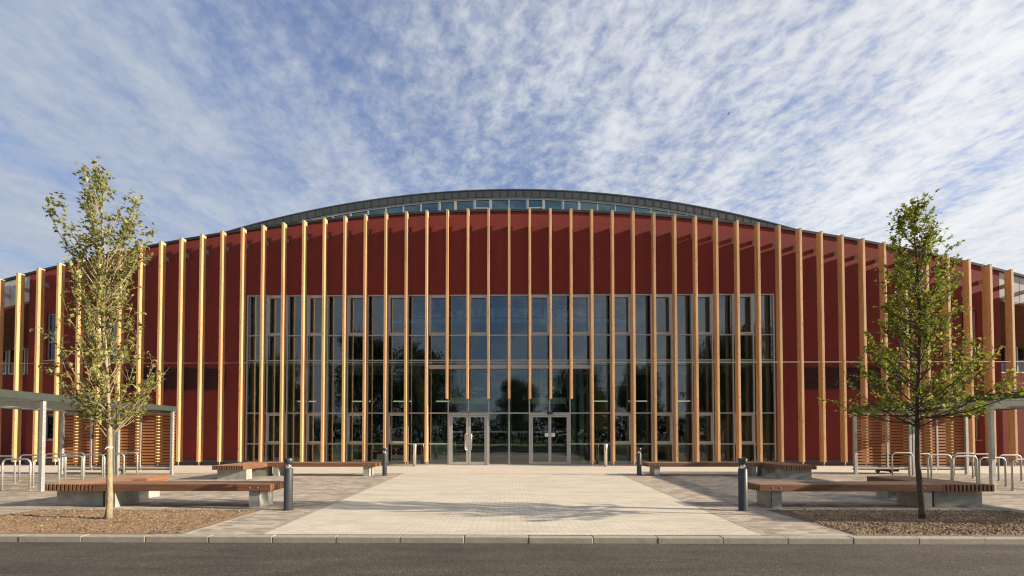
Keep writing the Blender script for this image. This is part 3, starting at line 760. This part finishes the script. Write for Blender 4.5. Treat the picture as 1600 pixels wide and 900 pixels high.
def hoop_mesh(w_=0.74, h=0.82, r=0.024, cr=0.13):
    pts = [(-w_ / 2, 0, 0)]
    for a in range(0, 91, 15): pts.append((-w_ / 2 + cr - cr * math.cos(R(a)), 0, h - cr + cr * math.sin(R(a))))
    for a in range(90, -1, -15): pts.append((w_ / 2 - cr + cr * math.cos(R(a)), 0, h - cr + cr * math.sin(R(a))))
    pts.append((w_ / 2, 0, 0))
    g = MB(); g.tube(pts, r, 12)
    g.lathe(-w_ / 2, 0, [(0.05, 0.0), (0.05, 0.006)], 12); g.lathe(w_ / 2, 0, [(0.05, 0), (0.05, 0.006)], 12)
    return g
base_hoop = hoop_mesh().build('cycle_hoop', M['galv'])
ords = ['nearest', 'second nearest', 'third nearest', 'fourth nearest', 'fifth nearest', 'sixth nearest', 'farthest']
first = True
rows = {('left', 'inner'): [(-13.02, 11.75), (-13.07, 12.70), (-13.14, 13.60), (-13.34, 14.6), (-13.55, 15.62), (-13.70, 16.6), (-13.88, 17.45)],
        ('left', 'outer'): [(-15.35, 13.6), (-15.38, 14.55), (-15.40, 15.42), (-15.50, 16.35), (-15.6, 17.2)],
        ('right', 'inner'): [(13.55, 11.9), (13.62, 12.9), (13.72, 13.9), (13.88, 14.9), (14.0, 15.9), (14.18, 16.85), (14.33, 17.8)],
        ('right', 'outer'): [(15.9, 13.9), (15.95, 14.8), (16.05, 15.7), (16.1, 16.6), (16.2, 17.4)]}
for (sd_, rw), ps in rows.items():
    for i, (x, y) in enumerate(ps):
        o = base_hoop if first else base_hoop.copy()
        if not first: col.objects.link(o)
        first = False
        o.location = (x, y, 0); o.rotation_euler = (0, 0, R(rnd.uniform(-1.5, 1.5)))
        od = ords[i] if i < len(ps) - 1 else 'farthest'
        tag(o, '%s galvanised hoop in the %s row under the %s cycle shelter' % (od, rw, sd_), 'cycle hoop', 'galvanised cycle hoops under the %s shelter' % sd_)
# wheeled bins behind the screens
def bin_(x, y, label):
    t = thing('wheeled_bin', label, 'bin', (x, y, 0), 'bins behind the screens')
    g = MB(); g.add([(x - .22, y - .24, .08), (x + .22, y - .24, .08), (x + .22, y + .24, .08), (x - .22, y + .24, .08), (x - .28, y - .3, .72), (x + .28, y - .3, .72), (x + .28, y + .3, .72), (x - .28, y + .3, .72)],
                    [(0, 3, 2, 1), (4, 5, 6, 7), (0, 1, 5, 4), (1, 2, 6, 5), (2, 3, 7, 6), (3, 0, 4, 7)]); g.build('body', M['black'], t, bevel=0.02)
    g = MB(); g.box(x - .3, x + .3, y - .33, y + .33, .723, .76); g.build('lid', M['black'], t, bevel=0.015)
    for s in (-1, 1):
        g = MB(); g.tube([(x + s * .235, y + .2, .09), (x + s * .285, y + .2, .09)], 0.09, 16); g.build('wheel', M['black'], t)
bin_(-15.25, 18.45, 'black wheeled bin behind the slatted screen of the left shelter')
bin_(14.6, 18.8, 'black wheeled bin behind the slatted screen of the right shelter')

# ------------------------------------------------------------------ trees
def lerp_tab(tab, z):
    if z <= tab[0][0]: return tab[0][1]
    for (a, va), (b, vb) in zip(tab, tab[1:]):
        if z <= b: return va + (vb - va) * (z - a) / (b - a)
    return tab[-1][1]
def add_leaf(vs, fs, p, d, up, L, Wd):
    d = d.normalized(); sd_ = d.cross(up)
    if sd_.length < 1e-3: sd_ = Vector((1, 0, 0))
    sd_.normalize(); nn = sd_.cross(d)
    o = len(vs)
    vs += [p, p + d * L * .45 + sd_ * Wd * .5 + nn * Wd * .18, p + d * L - nn * L * .12, p + d * L * .45 - sd_ * Wd * .5 + nn * Wd * .18, p + d * L * .5]
    fs += [(o, o + 1, o + 4), (o + 1, o + 2, o + 4), (o + 4, o + 2, o + 3), (o, o + 4, o + 3)]
def young_tree(label, x, y, axis, Rtab, rise, nb, zr, leafL, per, mb, ml, seed, trunk_r, tagband=False):
    rr = random.Random(seed)
    t = thing('young_tree', label, 'tree', (x, y, 0))
    def ax(z): return Vector((x + lerp_tab(axis, z), y + 0.05 * math.sin(z * 1.3), z))
    ztop = axis[-1][0]
    g = MB(); zs = frange(-0.03, ztop, 26)
    def tr(z): return max(0.006, trunk_r * (1 - z / ztop) ** 0.75 + 0.004)
    g.tube([ax(z) + Vector((math.sin(z * 5) * .006, 0, 0)) for z in zs], [tr(z) * (1.35 if z < 0.03 else 1) for z in zs], 12)
    lv, lf = [], []
    def leaves(p0, p1, n):
        for _ in range(n):
            f_ = rr.random(); p = p0.lerp(p1, f_)
            d = Vector((rr.gauss(0, 1), rr.gauss(0, 1), rr.gauss(-0.15, 0.7))) + (p1 - p0).normalized() * 0.8
            s = rr.uniform(0.7, 1.2)
            add_leaf(lv, lf, p + Vector((rr.gauss(0, .012), rr.gauss(0, .012), rr.gauss(0, .012))), d, Vector((rr.gauss(0, .5), rr.gauss(0, .5), 1)), leafL * s, leafL * s * 0.66)
    for b in range(nb):
        q_ = (b + rr.random()) / nb
        zt_ = zr[0] + (zr[1] - zr[0]) * q_
        az = b * 2.399 + rr.uniform(-.5, .5)
        rad = lerp_tab(Rtab, zt_) * (rr.uniform(0.75, 1.05) if rr.random() < 0.62 else rr.uniform(0.25, 0.7))
        zs_ = zt_ - rad * rise - rr.uniform(0.1, 0.35)
        if zs_ < zr[0] - 0.3: zs_ = min(zt_ - 0.12 * rad, rr.uniform(zr[0] - 0.28, zr[0] + 0.22))
        a = ax(zs_); e = ax(zt_) + Vector((math.cos(az), math.sin(az), 0)) * rad; e.z = zt_
        c = a.lerp(e, 0.5) + Vector((math.cos(az), math.sin(az), 0)) * rad * 0.18 + Vector((0, 0, -0.1 * rad))
        pts = []
        for k in range(8):
            f_ = k / 7; p = a * (1 - f_) ** 2 + c * 2 * f_ * (1 - f_) + e * f_ ** 2
            p += Vector((rr.gauss(0, .008), rr.gauss(0, .008), rr.gauss(0, .008))) * (1 if 0 < k else 0); pts.append(p)
        r0 = min(tr(zs_) * 0.5, 0.004 + 0.007 * rad + 0.003)
        g.tube(pts, [r0 * (1 - .78 * k / 7) for k in range(8)], 5)
        ln = (e - a).length
        nt_ = max(4, int(ln * 9))
        for k in range(nt_):
            f_ = rr.uniform(0.28, 1.0); i = min(6, int(f_ * 7)); p = pts[i].lerp(pts[i + 1], f_ * 7 - i)
            d = (pts[i + 1] - pts[i]).normalized() + Vector((rr.gauss(0, .6), rr.gauss(0, .6), rr.gauss(0.25, .4)))
            tl = rr.uniform(0.10, 0.30) * (1.1 - 0.4 * f_); p2 = p + d.normalized() * tl; p3 = p2 + (d.normalized() + Vector((0, 0, 0.25))).normalized() * tl * .4
            g.tube([p, p2, p3], [0.0035, 0.0025, 0.0012], 3, False)
            leaves(p, p3, int(per * rr.uniform(0.6, 1.4)))
        leaves(pts[5], pts[7], int(per * 0.8))
    # top shoots
    for k in range(5):
        z = ztop - 0.12 * k - 0.05; p = ax(z); p2 = p + Vector((rr.gauss(0, .05), rr.gauss(0, .05), 0.16)); leaves(p, p2, 5)
    g.build('trunk', mb, t)
    c = MB(); c.v = lv; c.f = lf; c.build('crown', ml, t)
    if tagband:
        bnd = MB(); p = ax(1.24); bnd.tube([p + Vector((0, 0, -0.014)), p + Vector((0.004, 0, 0.014))], tr(1.24) + 0.004, 14); bnd.tube([p + Vector((-.06, -.05, -.05)), p + Vector((0, -.055, 0))], 0.006, 6); bnd.build('tie', M['white'], t)
    print('leaves', len(lf) // 4)
young_tree('slender young tree with pale lichen-spotted bark and olive leaves, in the left soil bed', -6.91, 8.30,
           [(0, 0), (1.2, -0.05), (2.4, -0.08), (4.5, -0.16), (6.30, -0.38)],
           [(1.6, .25), (1.9, .60), (2.3, .80), (2.8, .88), (3.3, .62), (3.7, .40), (4.2, .44), (4.7, .56), (5.2, .68), (5.55, .72), (5.8, .40), (6.15, .08)],
           1.6, 100, (1.66, 6.12), 0.082, 6, M['bark'], M['leaf1'], 11, 0.044, True)
young_tree('young cone-shaped tree with dark bark and bright green leaves, in the right soil bed', 7.12, 8.44,
           [(0, 0), (1.4, -0.02), (3, -0.02), (5.55, -0.03)],
           [(1.7, .7), (1.9, 1.2), (2.2, 1.32), (2.6, 1.0), (3.2, .74), (3.9, .68), (4.4, .50), (4.9, .38), (5.3, .24), (5.6, .07)],
           0.65, 140, (1.86, 5.5), 0.069, 9, M['bark2'], M['leaf2'], 4, 0.041)

def big_tree_mesh(seed, H, Wd, n):
    rr = random.Random(seed); g = MB(); g.tube([(0, 0, -.2), (0.1, 0, H * .3), (0, .1, H * .62)], [Wd * .035, Wd * .027, Wd * .012], 10)
    blobs = []
    for k in range(70):
        a = rr.uniform(0, 6.28); z = H * rr.uniform(.25, .93); rad = Wd * .5 * math.sqrt(max(0.05, 1 - ((z / H - .55) / .48) ** 2)) * rr.uniform(.35, .85)
        c = Vector((math.cos(a) * rad, math.sin(a) * rad, z)); blobs.append((c, Wd * rr.uniform(.10, .19)))
        g.tube([(0, 0, max(H * .18, z * .55)), tuple(c * .6 + Vector((0, 0, z * .4)) * .95), tuple(c)], [Wd * .011, Wd * .007, Wd * .002], 5)
    lv, lf = [], []
    for _ in range(n):
        c, r = rr.choice(blobs); d = Vector((rr.gauss(0, 1), rr.gauss(0, 1), rr.gauss(0, .8))).normalized() * r * rr.uniform(.5, 1.15) 
        add_leaf(lv, lf, c + d, Vector((rr.gauss(0, 1), rr.gauss(0, 1), rr.gauss(-.2, .6))), Vector((rr.gauss(0, .6), rr.gauss(0, .6), 1)), rr.uniform(.18, .34), rr.uniform(.14, .24))
    return g, (lv, lf)
protos = []
for sd2, H, Wd in ((1, 14, 9), (2, 13, 10)):
    g, (lv, lf) = big_tree_mesh(sd2, H, Wd, 20000)
    t = thing('street_tree', 'x', 'tree'); a = g.build('trunk', M['bark2'], t); c = MB(); c.v = lv; c.f = lf; b = c.build('crown', M['leaf3'], t)
    protos.append((t, a, b))
spots = [(-19, -17, 0, 1.10, 'tall broad tree across the road, far left of its row'), (-11.5, -18, 1, 1.06, 'tall dense tree across the road, second from the left of its row'),
         (1.5, -30, 0, .78, 'smaller tree standing back across the road, opposite the entrance'), (9.5, -18, 1, .86, 'round tree across the road, right of the entrance axis'),
         (18.5, -22, 0, .85, 'medium tree across the road, fourth along its row'), (29, -15, 1, 1.18, 'largest tree across the road, near the right end of its row'),
         (40, -20, 0, 1.0, 'tree across the road at the far right of its row'), (-34, -22, 1, 1.0, 'tree across the road at the far left, apart from its row'),
         (27.5, -3.2, 1, .62, 'tree at the roadside to the right, nearest to the shelter'), (46, -10, 0, 1.2, 'taller tree at the roadside to the right, beyond the nearest one')]
used = set()
for (x, y, k, sc, l) in spots:
    t, a, b = protos[k]
    if k in used:
        t2 = t.copy(); col.objects.link(t2)
        for ch in (a, b):
            c2 = ch.copy(); col.objects.link(c2); c2.parent = t2
        t = t2
    used.add(k)
    t.location = (x, y, -.05); t.scale = (sc,) * 3; t.rotation_euler = (0, 0, x); t['label'] = l; t['group'] = 'trees on the other side of the road'

g = MB(); rr = random.Random(77)                           # far belt of woodland across the road
for _ in range(16000):
    x = rr.uniform(-130, 130); top = 5.2 + 2.2 * noise.noise(Vector((x * .07, 0, 3))) + 1.2 * noise.noise(Vector((x * .3, 0, 5)))
    add_leaf(g.v, g.f, Vector((x, -52 + rr.gauss(0, 2.2), top * rr.random() ** 0.8)), Vector((rr.gauss(0, 1), rr.gauss(0, 1), rr.gauss(0, 1))), Vector((0, 0.3, 1)), rr.uniform(.7, 1.3), rr.uniform(.5, .9))
tag(g.build('woodland', M['leaf3']), 'low dark belt of woodland far across the road, behind the camera side', 'woodland', kind='stuff')

# ------------------------------------------------------------------ bird
g = MB(); c = Vector((50.5, 110, 75.5))
g.tube([c + Vector((-.25, 0, 0)), c + Vector((-.1, 0, .02)), c + Vector((.12, 0, 0)), c + Vector((.25, 0, -.02))], [.02, .07, .06, .01], 8)
for s in (-1, 1): g.add([c + Vector((-.08, 0, .02)), c + Vector((.1, 0, .02)), c + Vector((.15, s * .5, .16)), c + Vector((-.02, s * .55, .16)), c + Vector((0, 0, .05))], [(0, 1, 2, 3), (3, 2, 4), (0, 3, 4), (1, 4, 2)])
tag(g.build('bird', M['black'], loc=c), 'tiny dark bird flying high in the cloudy sky', 'bird')
